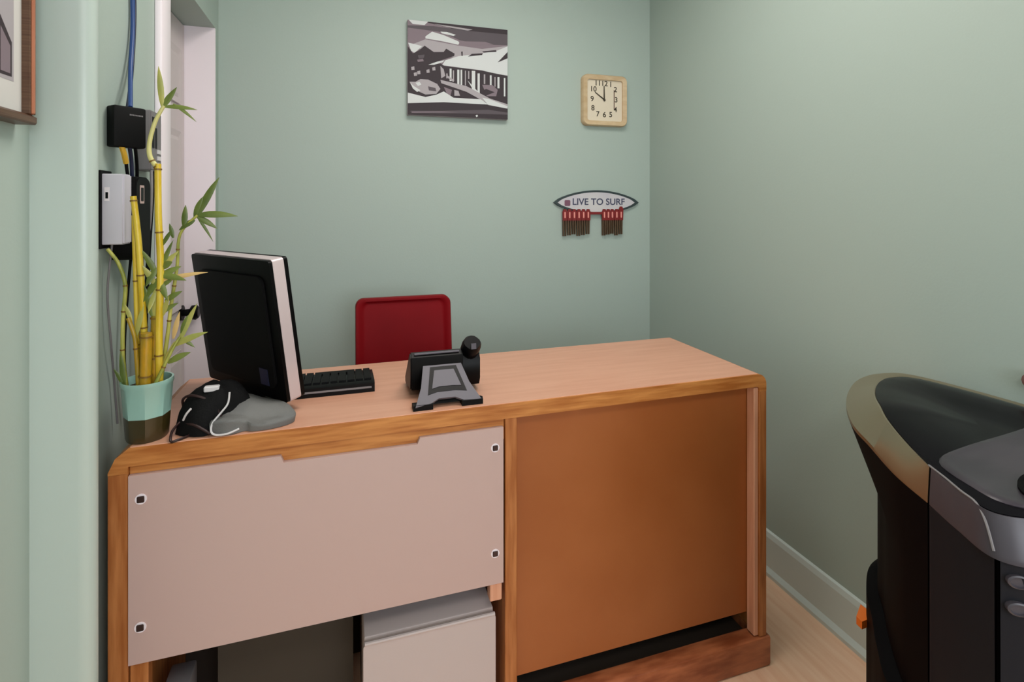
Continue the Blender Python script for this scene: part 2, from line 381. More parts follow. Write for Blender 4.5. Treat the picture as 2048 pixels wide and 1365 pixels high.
bm = bmesh.new(); box(bm, (.085, -.0072, .035), (.118, -.0062, .075)); bm.transform(RT); obj('blue_lit_patch', bm, 'dkblue', mo)  # navy patch, blue light on the port area put into colour
bm = bmesh.new()
e_ = [(math.cos(a), math.sin(a)) for a in [2*math.pi*q/28 for q in range(28)]]
ringloft(bm, [[(.095*c, .057*s, 0) for c, s in e_], [(.098*c, .06*s, .006) for c, s in e_], [(.09*c, .052*s, .012) for c, s in e_]])
bm.transform(R0); obj('base', bm, 'black', mo, 40)
bm = bmesh.new(); ringloft(bm, [[(.05*c, .02+.02*s, .010) for c, s in e_], [(.04*c, .016+.014*s, .05) for c, s in e_], [(.04*c, .002+.010*s, .12) for c, s in e_]])
bm.transform(R0); obj('neck', bm, 'black_matte', mo, 40)

# keyboard
kb = thing('keyboard', 'black computer keyboard lying on the desk behind the monitor', 'keyboard', (-.1, 1.50, .845))
bm = bmesh.new(); prism(bm, [(1.424, .8455), (1.58, .8455), (1.58, .856), (1.57, .860), (1.434, .872), (1.424, .868)], 'x', -.128, .074)
obj('body', bm, 'black', kb, 40)
bm = bmesh.new()
for r in range(5):
    y = 1.446+r*.0245; z = .8715-(y-1.434)*.088
    w_ = .0195
    for k in range(9):
        x = -.121+k*.0212
        if r == 4 and 2 <= k <= 6:
            if k == 2: box(bm, (x, y, z-.002), (x+4*.0212+w_, y+.019, z+.005))
            continue
        box(bm, (x, y, z-.002), (x+w_-.002, y+.019, z+.005))
obj('keys', bm, 'black_matte', kb)
bm = bmesh.new(); box(bm, (-.125, 1.4225, .856), (.066, 1.4242, .8605)); obj('trim_strip', bm, 'grey', kb)

# ================================================================== TELEPHONE
ph = thing('desk_telephone', 'black desk telephone on a grey splayed stand, its back to the room', 'telephone', (.24, 1.33, .845))
bm = bmesh.new()      # slanted body: high edge towards the room
pr = [(1.338, .948), (1.350, .958), (1.362, .956), (1.462, .868), (1.462, .852), (1.440, .850), (1.342, .866), (1.336, .90)]
prism(bm, pr, 'x', .156, .290); bmesh.ops.bevel(bm, geom=[e for e in bm.edges if abs(e.verts[0].co.x-e.verts[1].co.x) < 1e-6], offset=.003, segments=2, affect='EDGES')
obj('body', bm, 'black', ph, 40)
bm = bmesh.new(); tube(bm, [(.166, 1.343, .9555), (.280, 1.343, .9555)], .0028, 8); obj('top_strip', bm, 'grey_metal', ph, 40)
bm = bmesh.new()
prism(bm, [(1.350, .930), (1.368, .952), (1.468, .868), (1.452, .852), (1.36, .86), (1.350, .88)], 'x', .2905, .338); obj('cradle', bm, 'black', ph, 40)
bm = bmesh.new()      # handset: two thick ends and a slimmer grip
cs = [(-.012, .022, .020), (0, .026, .026), (.03, .026, .026), (.05, .020, .015), (.10, .019, .014), (.13, .026, .024), (.155, .026, .024), (.165, .02, .018)]
dv = Vector((0, .10, -.088)).normalized(); nv = Vector((0, .66, .75)).normalized()
rings = []
for t, a, b in cs:
    c = Vector((.314, 1.345, .968)) + dv*t
    rings.append([c+Vector((1, 0, 0))*a*math.cos(q)*(.86+.14*abs(math.cos(2*q)))+nv*b*math.sin(q) for q in [2*math.pi*k/16 for k in range(16)]])
ringloft(bm, rings); obj('handset', bm, 'black', ph, 50)
bm = bmesh.new(); box(bm, (.308, 1.3225, .962), (.321, 1.3265, .976)); obj('handset_clip', bm, 'grey_metal', ph)
# stand: plate sloping down to two feet
def plate(bm, pts, off, tk):
    A = []
    for x, t in pts:
        A.append(Vector((x, 1.345-.083*t, .925-.070*t)))
    n = Vector((0, -.64, .77)) if False else Vector((0, -.07, .083)).normalized()
    V0 = [bm.verts.new(p+n*off) for p in A]; V1 = [bm.verts.new(p+n*(off+tk)) for p in A]
    bm.faces.new(V0); bm.faces.new(V1[::-1])
    for i in range(len(A)): bm.faces.new((V0[i], V1[i], V1[(i+1) % len(A)], V0[(i+1) % len(A)]))
st_pts = [(.188, 0), (.283, 0), (.296, .55), (.318, 1.02), (.275, 1.0), (.255, .90), (.215, .90), (.196, 1.0), (.158, 1.06), (.176, .6)]
bm = bmesh.new(); plate(bm, st_pts, 0, .006)
st = obj('stand', bm, 'grey_metal', ph); st['label'] = 'grey splayed stand'
bm = bmesh.new(); plate(bm, [(.204, .10), (.270, .10), (.286, .78), (.258, .74), (.214, .74), (.190, .80)], .006, .001); obj('stand_recess', bm, 'black', st)
bm = bmesh.new(); plate(bm, [(.213, .20), (.262, .20), (.274, .64), (.252, .62), (.220, .62), (.202, .66)], .0072, .001); obj('stand_panel', bm, 'grey_metal', st)
bm = bmesh.new()
for x0, x1 in ((.153, .200), (.270, .322)):
    prism(bm, [(1.256, .8455), (1.285, .8455), (1.285, .856), (1.262, .862), (1.256, .858)], 'x', x0, x1)
prism(bm, [(1.272, .852), (1.284, .852), (1.290, .867), (1.278, .862)], 'x', .19, .28)
obj('foot', bm, 'black_matte', st, 40)

# ================================================================== BAG
bg = thing('bag', 'crumpled black and grey bag with white piping lying in front of the monitor', 'bag', (-.27, 1.31, .845))
bm = bmesh.new(); N = 28; rings = []
for j in range(8):
    v = j/7; ph_ = v*math.pi/2*.98
    ring = []
    for q in range(N):
        a = 2*math.pi*q/N
        r = 1+.10*math.sin(3*a+1)+.05*math.sin(7*a+v*5)
        cc = math.cos(ph_)**.75
        ring.append((-.283+.074*r*cc*math.cos(a)+.012*v, 1.326+.066*r*cc*math.sin(a), .846+.088*math.sin(ph_)*(1+.06*math.sin(4*a))))
    rings.append(ring)
ringloft(bm, rings); obj('body', bm, 'black_fab', bg, 60)
bm = bmesh.new()
fl = [(-.272, 1.252), (-.238, 1.243), (-.205, 1.256), (-.190, 1.249), (-.155, 1.250), (-.122, 1.262), (-.106, 1.280), (-.112, 1.302), (-.135, 1.332), (-.17, 1.352), (-.215, 1.36), (-.255, 1.335), (-.275, 1.285)]
def fz(x, y): return .850+.020*math.exp(-((x+.235)/.05)**2)+.004*math.sin(40*x)+max(0, y-1.27)*.25
cx, cy = -.19, 1.285
top = lambda s, dz: [(cx+(x-cx)*s, cy+(y-cy)*s, (fz(cx+(x-cx)*s, y) if dz else .8462)+dz) for x, y in [(p.x, p.y) for p in smooth_path([(a, b, 0) for a, b in fl+fl[:1]], 4)[:-1]]]
ringloft(bm, [top(.97, 0), top(1, .001), top(1, .004), top(.96, .008), top(.6, .010), top(.2, .010)]); obj('flap', bm, 'grey_fab', bg, 60)['label'] = 'grey fabric flap'
bm = bmesh.new()
tube(bm, [(-0.238, 1.275, 0.927), (-0.24, 1.268, 0.905), (-0.252, 1.26, 0.889), (-0.266, 1.252, 0.872), (-0.267, 1.246, 0.857), (-0.257, 1.243, 0.85), (-0.236, 1.243, 0.85), (-0.215, 1.25, 0.855)], .0022, 6)
obj('piping', bm, 'white_cord', bg, 60)['label'] = 'white piping'
bm = bmesh.new()
tube(bm, [(-.332, 1.290, .872), (-.342, 1.262, .862), (-.340, 1.2435, .8478), (-.328, 1.245, .8485), (-.312, 1.262, .8490), (-.300, 1.28, .855)], .0026, 6)
tube(bm, [(-.338, 1.33, .88), (-.335, 1.31, .91), (-.31, 1.29, .922), (-.27, 1.28, .905), (-.25, 1.27, .87)], .0028, 6)
tube(bm, [(-.338, 1.31, .855), (-.325, 1.28, .868), (-.30, 1.258, .870), (-.27, 1.25, .852)], .0030, 6)
obj('strap', bm, 'strap', bg, 60)
bm = bmesh.new(); tube(bm, [(-.325, 1.272, .878), (-.318, 1.266, .892), (-.309, 1.266, .903)], .0022, 6); obj('buckle', bm, 'white_cord', bg)
bm = bbox((-.292, 1.292, .925), (-.262, 1.306, .937), .002, 1); obj('buckle', bm, 'white_cord', bg)

# ================================================================== BAMBOO
PX, PY = -.395, 1.288
bp = thing('potted_bamboo', 'lucky bamboo with yellow stalks in a ribbed teal pot on the desk corner', 'potted plant', (PX, PY, .845))
def potring(r, z, rib=.0): return [(PX+(r+(rib if k % 3 == 0 else -rib*.3))*math.cos(2*math.pi*k/24+.2), PY+(r+(rib if k % 3 == 0 else -rib*.3))*math.sin(2*math.pi*k/24+.2), z) for k in range(24)]
bm = bmesh.new(); ringloft(bm, [potring(.036, .8455), potring(.0375, .849, .001), potring(.0395, .895, .002)]); obj('pot_base', bm, 'pot_dark', bp, 35)['label'] = 'dark olive lower half of the pot'
bm = bmesh.new(); ringloft(bm, [potring(.0395, .8951, .002), potring(.044, .955, .002), potring(.047, .960, .001), potring(.0475, .968), potring(.044, .968), potring(.0415, .950)], cap1=False); obj('pot', bm, 'teal', bp, 35)
bm = bmesh.new(); ringloft(bm, [potring(.041, .94), potring(.041, .952)]); obj('soil', bm, 'soil', bp)
def leafmesh(bm, base, tip, w, mi=0, droop=.15, nrm=(0, -1, .3)):
    b = Vector(base); t = Vector(tip); d = t-b; L = d.length; n = Vector(nrm).normalized(); s = d.cross(n).normalized()
    seg = 7; rows = []
    for i in range(seg+1):
        u = i/seg; wd = w*math.sin(math.pi*min(1, .08+u*.92))**.8*(1-.35*u) if i < seg else 0.0002
        c = b+d*u+Vector((0, 0, 1))*(-droop*L*(u*u-u*.6)) 
        rows.append([bm.verts.new(c-s*wd), bm.verts.new(c+n*wd*.35), bm.verts.new(c+s*wd), bm.verts.new(c-n*.0004)])
    for a, c in zip(rows, rows[1:]):
        for q in range(4): bm.faces.new((a[q], a[(q+1) % 4], c[(q+1) % 4], c[q])).material_index = mi
def stalk(pts, r, m, r2=None, nodes=(), leaves=(), y=None):
    bm = bmesh.new(); P = [(p[0], PY-.01+(p[2] if len(p) > 2 else 0), p[1]) for p in pts]
    tube(bm, P, r, 10, 0, 6, r2)
    S = smooth_path(P, 6)
    for f in nodes:
        i = min(int(f*(len(S)-1)), len(S)-2); ax = (S[i+1]-S[i]).normalized(); rr = r+((r2 or r)-r)*f
        cyl(bm, S[i]-ax*.0015, ax, rr*1.22, .003, 10, 1)
    o = obj('stalk', bm, [m, 'node'], bp, 50)
    if leaves:
        bm = bmesh.new()
        for L in leaves:
            (x0, z0), (x1, z1), w, mi = L[:4]; dy = L[4] if len(L) > 4 else 0; dy0 = L[5] if len(L) > 5 else 0
            leafmesh(bm, (x0, PY-.01+dy0, z0), (x1, PY-.01+dy0+dy, z1), w, mi)
        obj('leaves', bm, ['leaf', 'leaf_p', 'leaf_tan'], o, 50)
    return o
stalk([(-.393, .948, -.012), (-.391, 1.00, -.012), (-.390, 1.068, -.012)], .0105, 'bamboo_o', nodes=(.06, .38, .96))
stalk([(-.392, .95, .01), (-.400, 1.06, .008), (-.403, 1.15, .004), (-.408, 1.26, 0), (-.417, 1.350, 0)], .0068, 'bamboo_y', .0058, (.3, .6, .98))
stalk([(-.412, .95, .014), (-.415, 1.10, .012), (-.419, 1.31, .008)], .005, 'bamboo_y', .004, (.4, .7))
stalk([(-.370, .95, 0), (-.371, 1.06, 0), (-.368, 1.20, 0), (-.372, 1.31, 0), (-.373, 1.418, 0)], .0072, 'bamboo_y', .0062, (.18, .42, .70, .97),
      leaves=[((-.373, 1.19), (-.335, 1.238), .008, 1), ((-.371, 1.18), (-.330, 1.205), .008, 0), ((-.370, 1.19), (-.345, 1.262), .006, 0),
              ((-.372, 1.18), (-.404, 1.245), .007, 0), ((-.372, 1.17), (-.280, 1.193), .006, 2), ((-.37, 1.16), (-.34, 1.185), .008, 0), ((-.37, 1.18), (-.402, 1.13), .008, 0), ((-.36, 1.13), (-.328, 1.152), .007, 0),
              ((-.376, 1.20), (-.392, 1.165), .008, 0, -.01), ((-.372, 1.175), (-.352, 1.135), .008, 0, -.012), ((-.378, 1.165), (-.398, 1.21), .007, 1, -.01), ((-.366, 1.20), (-.343, 1.215), .009, 0, -.012),
              ((-.37, 1.185), (-.318, 1.176), .008, 0, -.01), ((-.366, 1.245), (-.345, 1.285), .005, 0), ((-.378, 1.15), (-.388, 1.11), .006, 1, -.01), ((-.364, 1.10), (-.350, 1.145), .006, 1, -.01)])
stalk([(-.374, 1.410, 0), (-.387, 1.432, 0), (-.388, 1.462, 0), (-.378, 1.505, 0), (-.362, 1.540, 0)], .0052, 'bamboo_p', .0036, (.05, .2),
      leaves=[((-.365, 1.537), (-.372, 1.628), .007, 1), ((-.364, 1.535), (-.338, 1.584), .007, 0), ((-.362, 1.538), (-.300, 1.538), .006, 0), ((-.345, 1.545), (-.302, 1.512), .004, 0), ((-.362, 1.54), (-.348, 1.572), .006, 0)])
stalk([(-.372, .955, .012), (-.360, 1.05, .015), (-.352, 1.12, .012), (-.340, 1.20, .008), (-.333, 1.27, .003), (-.300, 1.310, 0)], .0042, 'bamboo_g', .0026, (.3, .5, .7),
      leaves=[((-.325, 1.283), (-.322, 1.335), .007, 0), ((-.305, 1.305), (-.290, 1.352), .008, 0), ((-.300, 1.308), (-.258, 1.398), .009, 0), ((-.300, 1.310), (-.222, 1.312), .009, 0),
              ((-.300, 1.306), (-.262, 1.283), .007, 0), ((-.305, 1.300), (-.335, 1.280), .007, 0), ((-.300, 1.306), (-.270, 1.256), .0035, 0), ((-.345, 1.262), (-.352, 1.295), .005, 0)])
stalk([(-.378, .95, -.02), (-.360, .990, -.02), (-.343, 1.03, -.015), (-.330, 1.055, -.01)], .0038, 'bamboo_g', .0028, (.4,),
      leaves=[((-.345, 1.035), (-.278, 1.066), .008, 1, -.01), ((-.335, 1.040), (-.300, 1.128), .007, 1), ((-.355, 1.0), (-.312, 1.022), .008, 0), ((-.330, 1.05), (-.305, 1.030), .005, 0),
              ((-.345, 1.05), (-.333, 1.11), .006, 2), ((-.365, .985), (-.342, 1.05), .005, 1), ((-.330, 1.06), (-.318, 1.10), .006, 0)])
stalk([(-.430, .952, .005), (-.437, 1.02, .005), (-.436, 1.10, .004), (-.432, 1.165, .003), (-.443, 1.21, .002), (-.462, 1.242, 0)], .0042, 'bamboo_g', .0034, (.25, .45, .62),
      leaves=[((-.433, .955), (-.440, 1.035), .006, 0), ((-.43, .955), (-.452, 1.0), .005, 0)])
stalk([(-.380, .95, .008), (-.381, 1.01, .008), (-.379, 1.105, .008)], .0085, 'bamboo_o', nodes=(.5, .97),
      leaves=[((-.379, 1.10), (-.362, 1.165), .005, 1), ((-.384, 1.10), (-.398, 1.17), .006, 0), ((-.38, 1.1), (-.377, 1.18), .006, 1), ((-.377, 1.1), (-.335, 1.128), .007, 0)])
stalk([(-.405, .95, -.008), (-.408, 1.01, -.008), (-.412, 1.06, -.008), (-.424, 1.10, -.006)], .0045, 'bamboo_o', .004, (.5,),
      leaves=[((-.412, 1.06), (-.398, 1.13), .006, 1), ((-.42, 1.09), (-.432, 1.13), .005, 1)])

# ================================================================== LEFT WALL GEAR
def wallbox(name, x1, y0, y1, z0, z1, r, m, parent=None, seg=3):
    bm = bmesh.new(); prism(bm, rrect(y0, z0, y1, z1, r, 4), 'x', XL, x1)
    bmesh.ops.bevel(bm, geom=[e for e in bm.edges if abs(e.verts[0].co.x-x1) < 1e-6 and abs(e.verts[1].co.x-x1) < 1e-6], offset=.003, segments=2, affect='EDGES')
    return obj(name, bm, m, parent, 40)
rt = thing('network_router', 'black square network box on the left wall, topmost of the wall devices', 'router', (XL, 1.37, 1.50))
bm = bbox((0, 0, 1.454), (.0635, .030, 1.541), .004, 2)
TR = Matrix.Translation((-.457, 1.295, 0)) @ Matrix.Rotation(math.radians(45.6), 4, 'Z')
bm.transform(TR); obj('case', bm, 'black_matte', rt, 40)
obj('bracket', bbox((XL, 1.325, 1.475), (-.440, 1.340, 1.52), .001, 1), 'black_matte', rt)
bm = bmesh.new()
for k in range(9):
    box(bm, (.030+k*.003, -.0006, 1.522), (.030+k*.003+.002, .0002, 1.525))
bm.transform(TR); obj('vent_slots', bm, 'grey', rt)
bm = bmesh.new(); tube(bm, [(-.450, 1.315, 1.456), (-.448, 1.322, 1.440), (-.448, 1.333, 1.422)], .0055, 8); obj('plug', bm, 'yellow', rt, 40)['label'] = 'yellow plug'
tb = thing('wall_control_box', 'white rectangular control box on the left wall beside the pier', 'control box', (XL, 1.304, 1.32))
wallbox('case', -.435, 1.283, 1.325, 1.250, 1.396, .003, 'box_white', tb)
obj('backing_plate', bbox((XL, 1.276, 1.242), (XL+.004, 1.330, 1.403), .001, 1), 'black_matte', tb)
bm = bmesh.new(); box(bm, (-.469, 1.2822, 1.340), (-.4605, 1.2832, 1.368)); s_ = obj('button_plate', bm, 'white_trim', tb)
bm = bmesh.new(); box(bm, (-.467, 1.2818, 1.345), (-.4625, 1.2828, 1.358)); obj('button', bm, 'black', s_)
md = thing('modem', 'dark rounded modem on the left wall right of the white control box', 'modem', (XL, 1.40, 1.31))
wallbox('case', -.428, 1.328, 1.418, 1.212, 1.394, .024, 'black_matte', md)
bm = bmesh.new(); prism(bm, rrect(1.350, 1.335, 1.374, 1.375, .002, 2), 'x', -.4280, -.4272); lb = obj('badge', bm, 'white_panel', md)
bm = bmesh.new(); prism(bm, rrect(1.354, 1.340, 1.370, 1.370, .002, 2), 'x', -.4272, -.4268); obj('badge_panel', bm, 'black', lb)
jb = thing('junction_box', 'grey plastic junction box with small white ports beside the door casing', 'junction box', (XL, 1.51, 1.49))
wallbox('case', -.443, 1.468, 1.545, 1.415, 1.560, .004, 'grey', jb)
bm = bmesh.new()
for z in (1.425, 1.442, 1.458): box(bm, (-.4435, 1.512, z), (-.4405, 1.535, z+.010))
obj('port', bm, 'white_cord', jb)
bm = bmesh.new(); box(bm, (-.4433, 1.478, 1.47), (-.4415, 1.490, 1.545)); box(bm, (-.4433, 1.50, 1.47), (-.4415, 1.508, 1.52)); obj('slot', bm, 'black', jb)
def cable(pts, r, m, label, name='cable', group=None):
    bm = bmesh.new(); tube(bm, pts, r, 8); return tag(obj(name, bm, m, None, 60), label, 'cable', group)
cable([(-.470, 1.428, 2.598), (-.470, 1.426, 2.2), (-.470, 1.432, 1.9), (-.469, 1.434, 1.75), (-.462, 1.40, 1.64), (-.440, 1.332, 1.542)], .0048, 'blue', 'blue network cable dropping from the ceiling into the black box')
cable([(-.472, 1.440, 2.598), (-.472, 1.438, 2.2), (-.472, 1.446, 1.9), (-.471, 1.452, 1.78), (-.466, 1.42, 1.64), (-.450, 1.345, 1.536)], .0040, 'dkblue', 'navy network cable running down beside the blue one')
cable([(-.440, 1.327, 1.457), (-.444, 1.350, 1.43), (-.447, 1.364, 1.392)], .004, 'dkblue', 'short navy cable linking the black box to the modem')
cable([(-.432, 1.335, 1.457), (-.440, 1.370, 1.42), (-.445, 1.386, 1.389)], .0035, 'black_matte', 'short black cable right of the navy link above the modem')
cable([(-.448, 1.333, 1.424), (-.449, 1.340, 1.408), (-.449, 1.348, 1.390)], .0035, 'black_matte', 'short black lead from the yellow plug to the modem')
cable([(-.445, 1.478, 1.415), (-.440, 1.462, 1.36), (-.440, 1.448, 1.28), (-.450, 1.435, 1.20), (-.458, 1.438, 1.05), (-.458, 1.44, .90), (-.462, 1.445, .86)], .0035, 'grey', 'grey cable looping down from the junction box behind the bamboo')
cable([(-.455, 1.52, 1.415), (-.455, 1.515, 1.34), (-.458, 1.50, 1.2), (-.462, 1.49, 1.0), (-.462, 1.49, .86)], .005, 'black_matte', 'black cable hanging straight from the junction box behind the bamboo')
cable([(-.462, 1.300, 1.249), (-.468, 1.295, 1.15), (-.466, 1.305, 1.05), (-.469, 1.33, .96), (-.468, 1.345, .86)], .0022, 'grey', 'thin grey wire hanging below the white control box')
cable([(-.455, 1.38, 1.213), (-.460, 1.37, 1.10), (-.462, 1.365, 1.0), (-.462, 1.38, .90), (-.465, 1.39, .86)], .003, 'black_matte', 'thin black wire hanging below the dark modem')

# picture on the left wall, near
pc = thing('framed_picture', 'framed picture with pale mat on the left wall at the edge of the photo', 'picture', (XL, .8, 1.8))
py0, py1, pz0, pz1, fw = .55, .992, 1.454, 2.02, .015
for a in ((py0, pz0, py1, pz0+fw), (py0, pz1-fw, py1, pz1)):
    bm = bmesh.new()
    prism(bm, [(XL, a[1]), (-.452, a[1]), (-.450, a[1]+.003), (-.450, a[3]-.004), (-.456, a[3]), (XL, a[3])], 'y', a[0], a[2])
    obj('frame_rail', bm, 'frame_dk' if a[1] < 1.6 else 'frame', pc)
for a in ((py0, py0+fw), (py1-fw, py1)):
    obj('frame_rail', bbox((XL, a[0]+(.004 if a[0] > .9 else 0), pz0+fw), (-.449, a[1]-(.004 if a[0] > .9 else 0), pz1-fw), .002, 1), 'frame', pc)
obj('edge_strip', bbox((XL, py1-.0039, pz0+fw), (-.451, py1, pz1-fw), .001, 1), 'frame_dk', pc)
obj('inner_strip', bbox((XL, py1-fw, pz0+fw), (-.4515, py1-fw+.0039, pz1-fw), .001, 1), 'frame_dk', pc)
bm = bmesh.new(); box(bm, (XL, py0+fw, pz0+fw), (-.462, py1-fw, pz1-fw)); obj('mat_board', bm, 'mat_board', pc)
bm = bmesh.new()
def yz(bm, pts, x, mi): 
    V = [bm.verts.new((x, *p)) for p in pts]; bm.faces.new(V).material_index = mi
yz(bm, [(.60, 1.512), (.957, 1.512), (.957, 1.96), (.60, 1.96)], -.4617, 0)
yz(bm, [(.80, 1.514), (.952, 1.518), (.952, 1.568), (.925, 1.60), (.80, 1.66)], -.4615, 1)
yz(bm, [(.925, 1.522), (.948, 1.522), (.948, 1.562), (.925, 1.585)], -.4613, 2)
yz(bm, [(.84, 1.68), (.91, 1.62), (.940, 1.66), (.935, 1.76), (.90, 1.90), (.86, 1.86)], -.4613, 3)
obj('print', bm, ['g_lt', 'g_bk', 'g_md', 'g_pl'], pc)

# ================================================================== BACK WALL
cv = thing('canvas_print', 'square black and white canvas print of a long porch building on the back wall', 'picture', (.486, YB, 1.93))
cx0, cx1, cz0, cz1 = .258, .712, 1.722, 2.136
obj('canvas', bbox((cx0, YB-.022, cz0), (cx1, YB, cz1), .002, 1), 'g_lt', cv)
bm = bmesh.new(); layer = [0]
def pg(pts, mi):
    layer[0] += 1; y = YB-.0222-.00006*layer[0]
    V = []
    for x, z in pts:
        nx = min(1, max(0, (x-90)/1240)); nz = min(1, max(0, (z-110-.05*(x-90))/1130))
        V.append(bm.verts.new((cx0+.001+(cx1-cx0-.002)*nx, y, cz1-.001-(cz1-cz0-.002)*nz)))
    bm.faces.new(V).material_index = mi
W_, L_, Md, Dk, Bk = 0, 1, 2, 3, 4
pg([(90, 80), (1330, 150), (1330, 760), (90, 760)], Md)
pg([(330, 100), (1330, 150), (1330, 250), (700, 205), (330, 135)], Bk)
pg([(400, 145), (640, 165), (880, 190), (820, 205), (560, 175)], L_)
pg([(100, 95), (330, 120), (290, 165), (150, 160)], W_)
pg([(90, 178), (400, 172), (860, 210), (1330, 230), (1330, 365), (1000, 370), (720, 330), (500, 240), (90, 205)], Dk)
pg([(90, 205), (300, 225), (330, 380), (90, 400)], Md)
pg([(300, 300), (380, 240), (520, 275), (720, 350), (700, 385), (500, 350), (300, 325)], W_)
pg([(480, 235), (560, 235), (670, 265), (640, 280), (500, 255)], W_)
pg([(300, 335), (700, 395), (1000, 425), (1330, 375), (1330, 560), (700, 560), (100, 420)], L_)
pg([(700, 340), (1040, 335), (1150, 365), (900, 378), (720, 372)], Md)
pg([(95, 385), (180, 400), (260, 420), (170, 505), (130, 480)], W_)
pg([(90, 425), (150, 510), (225, 470), (290, 412), (400, 485), (520, 480), (550, 438), (655, 495), (650, 525), (520, 570), (330, 645), (90, 690)], Bk)
pg([(210, 530), (290, 520), (280, 560), (220, 570)], Dk); pg([(200, 585), (270, 570), (280, 600), (210, 610)], Md)
pg([(500, 640), (540, 580), (700, 525), (1000, 480), (1190, 440), (1330, 380), (1330, 748), (1160, 725), (1000, 690), (700, 662)], W_)
pg([(820, 525), (1000, 500), (1010, 478), (870, 490)], Bk); pg([(1000, 455), (1180, 432), (1185, 455), (1020, 468)], Bk)
pg([(1200, 585), (1330, 450), (1330, 530), (1240, 570)], Bk); pg([(735, 470), (755, 465), (755, 520), (740, 520)], Bk)
pg([(90, 690), (330, 645), (480, 620), (530, 650), (700, 665), (1000, 695), (1330, 752), (1330, 1120), (90, 1110)], Bk)
pg([(335, 640), (440, 600), (530, 580), (510, 605), (400, 640)], W_)
pg([(480, 650), (520, 690), (540, 770), (490, 800)], L_)
for x, z0, z1, w in ((560, 740, 800, 16), (605, 680, 830, 24), (640, 700, 820, 14), (700, 690, 880, 26), (738, 690, 880, 20), (788, 700, 880, 12), (830, 705, 800, 14), (890, 700, 960, 44), (955, 730, 1000, 28), (1030, 740, 860, 18), (1110, 750, 900, 22), (1165, 770, 890, 14), (1210, 770, 910, 26), (1290, 780, 1010, 20)):
    pg([(x-w/2, z0), (x+w/2, z0), (x+w/2, z1), (x-w/2, z1)], W_ if w > 18 else L_)
pg([(815, 820), (960, 970), (950, 1010), (900, 960)], W_); pg([(560, 760), (650, 820), (640, 845), (550, 780)], L_)
pg([(1000, 870), (1130, 870), (1200, 930), (1180, 1010), (1060, 1010)], Md); pg([(1000, 945), (1050, 920), (1160, 960), (1060, 1000)], Bk)
for x, z in ((130, 690), (310, 720), (380, 690), (200, 740), (160, 760)): pg([(x, z-16), (x+36, z-26), (x+40, z+16), (x+4, z+20)], L_)
pg([(110, 850), (180, 850), (240, 815), (330, 820), (440, 870), (480, 930), (430, 990), (300, 1000), (230, 970), (150, 930)], L_)
pg([(120, 860), (160, 900), (240, 950), (200, 970), (150, 930)], W_); pg([(180, 860), (230, 850), (250, 880), (210, 900)], W_)
pg([(330, 900), (420, 920), (430, 960), (340, 950)], Dk)
pg([(480, 820), (800, 890), (1100, 1040), (1330, 1110), (1330, 1165), (1050, 1090), (800, 960), (490, 860)], L_)
pg([(520, 905), (620, 940), (600, 1020), (560, 990)], Md); pg([(650, 940), (700, 950), (720, 1010), (650, 1010)], L_)
pg([(90, 980), (300, 1030), (430, 1000), (520, 960), (640, 1035), (980, 1050), (1080, 1115), (520, 1090), (90, 1105)], W_)
pg([(1000, 1030), (1100, 1050), (1330, 1135), (1320, 1165), (1080, 1125)], W_)
pg([(90, 1105), (520, 1090), (1080, 1120), (1330, 1165), (1330, 1330), (90, 1280)], Bk)
pg([(120, 1195), (500, 1195), (1080, 1180), (1330, 1215), (1330, 1240), (700, 1225), (130, 1222)], Dk)
pg([(140, 1205), (500, 1203), (700, 1212), (140, 1218)], Md); pg([(915, 1250), (935, 1240), (948, 1258), (925, 1272)], W_)
pr_ = obj('print', bm, ['g_white', 'g_lt', 'g_md', 'g_dk', 'g_bk'], cv)

# clock
ck = thing('wall_clock', 'wooden rounded-square wall clock reading ten o clock', 'clock', (1.207, YB, 1.84))
kx0, kx1, kz0, kz1 = 1.088, 1.327, 1.716, 1.964
bm = bmesh.new()
o_ = rrect(kx0, kz0, kx1, kz1, .028, 5); o2 = rrect(kx0+.004, kz0+.004, kx1-.004, kz1-.004, .026, 5); i_ = rrect(kx0+.024, kz0+.024, kx1-.024, kz1-.024, .012, 5)
ringloft(bm, [[(p[0], YB, p[1]) for p in o_], [(p[0], YB-.024, p[1]) for p in o_], [(p[0], YB-.030, p[1]) for p in o2], [(p[0], YB-.026, p[1]) for p in i_], [(p[0], YB-.016, p[1]) for p in i_]])
obj('case', bm, 'clock_wood', ck, 40)
bm = bmesh.new(); prism(bm, rrect(kx0+.024, kz0+.024, kx1-.024, kz1-.024, .012, 5), 'y', YB-.0165, YB-.0170)
dl = obj('dial', bm, 'cream', ck)
kcx, kcz = 1.205, 1.845
for s, dx, dz in (('12', .002, .078), ('1', .036, .076), ('2', .062, .052), ('3', .066, .002), ('4', .062, -.046), ('5', .036, -.072), ('6', .002, -.074), ('7', -.034, -.072), ('8', -.060, -.044), ('9', -.064, 0), ('10', -.058, .048), ('11', -.034, .078)):
    text_mesh('numeral', s, .036, (kcx+dx, YB-.0172, kcz+dz), RX, 'ink', dl, .0004)
def hand(dx, dz, w):
    d = Vector((dx, 0, dz)); n = Vector((-dz, 0, dx)).normalized(); bm = bmesh.new()
    P = [Vector((kcx, YB-.0195, kcz))-d*.12+n*w, Vector((kcx, YB-.0195, kcz))+d+n*w*.6, Vector((kcx, YB-.0195, kcz))+d-n*w*.6, Vector((kcx, YB-.0195, kcz))-d*.12-n*w]
    ringloft(bm, [P, [p-Vector((0, .0008, 0)) for p in P]]); obj('hand', bm, 'ink', ck)
hand(-.050, .034, .0032); hand(-.001, .066, .0036)
bm = bmesh.new(); cyl(bm, (kcx, YB-.0168, kcz), (0, -1, 0), .005, .0045, 12); obj('hub', bm, 'ink', ck)
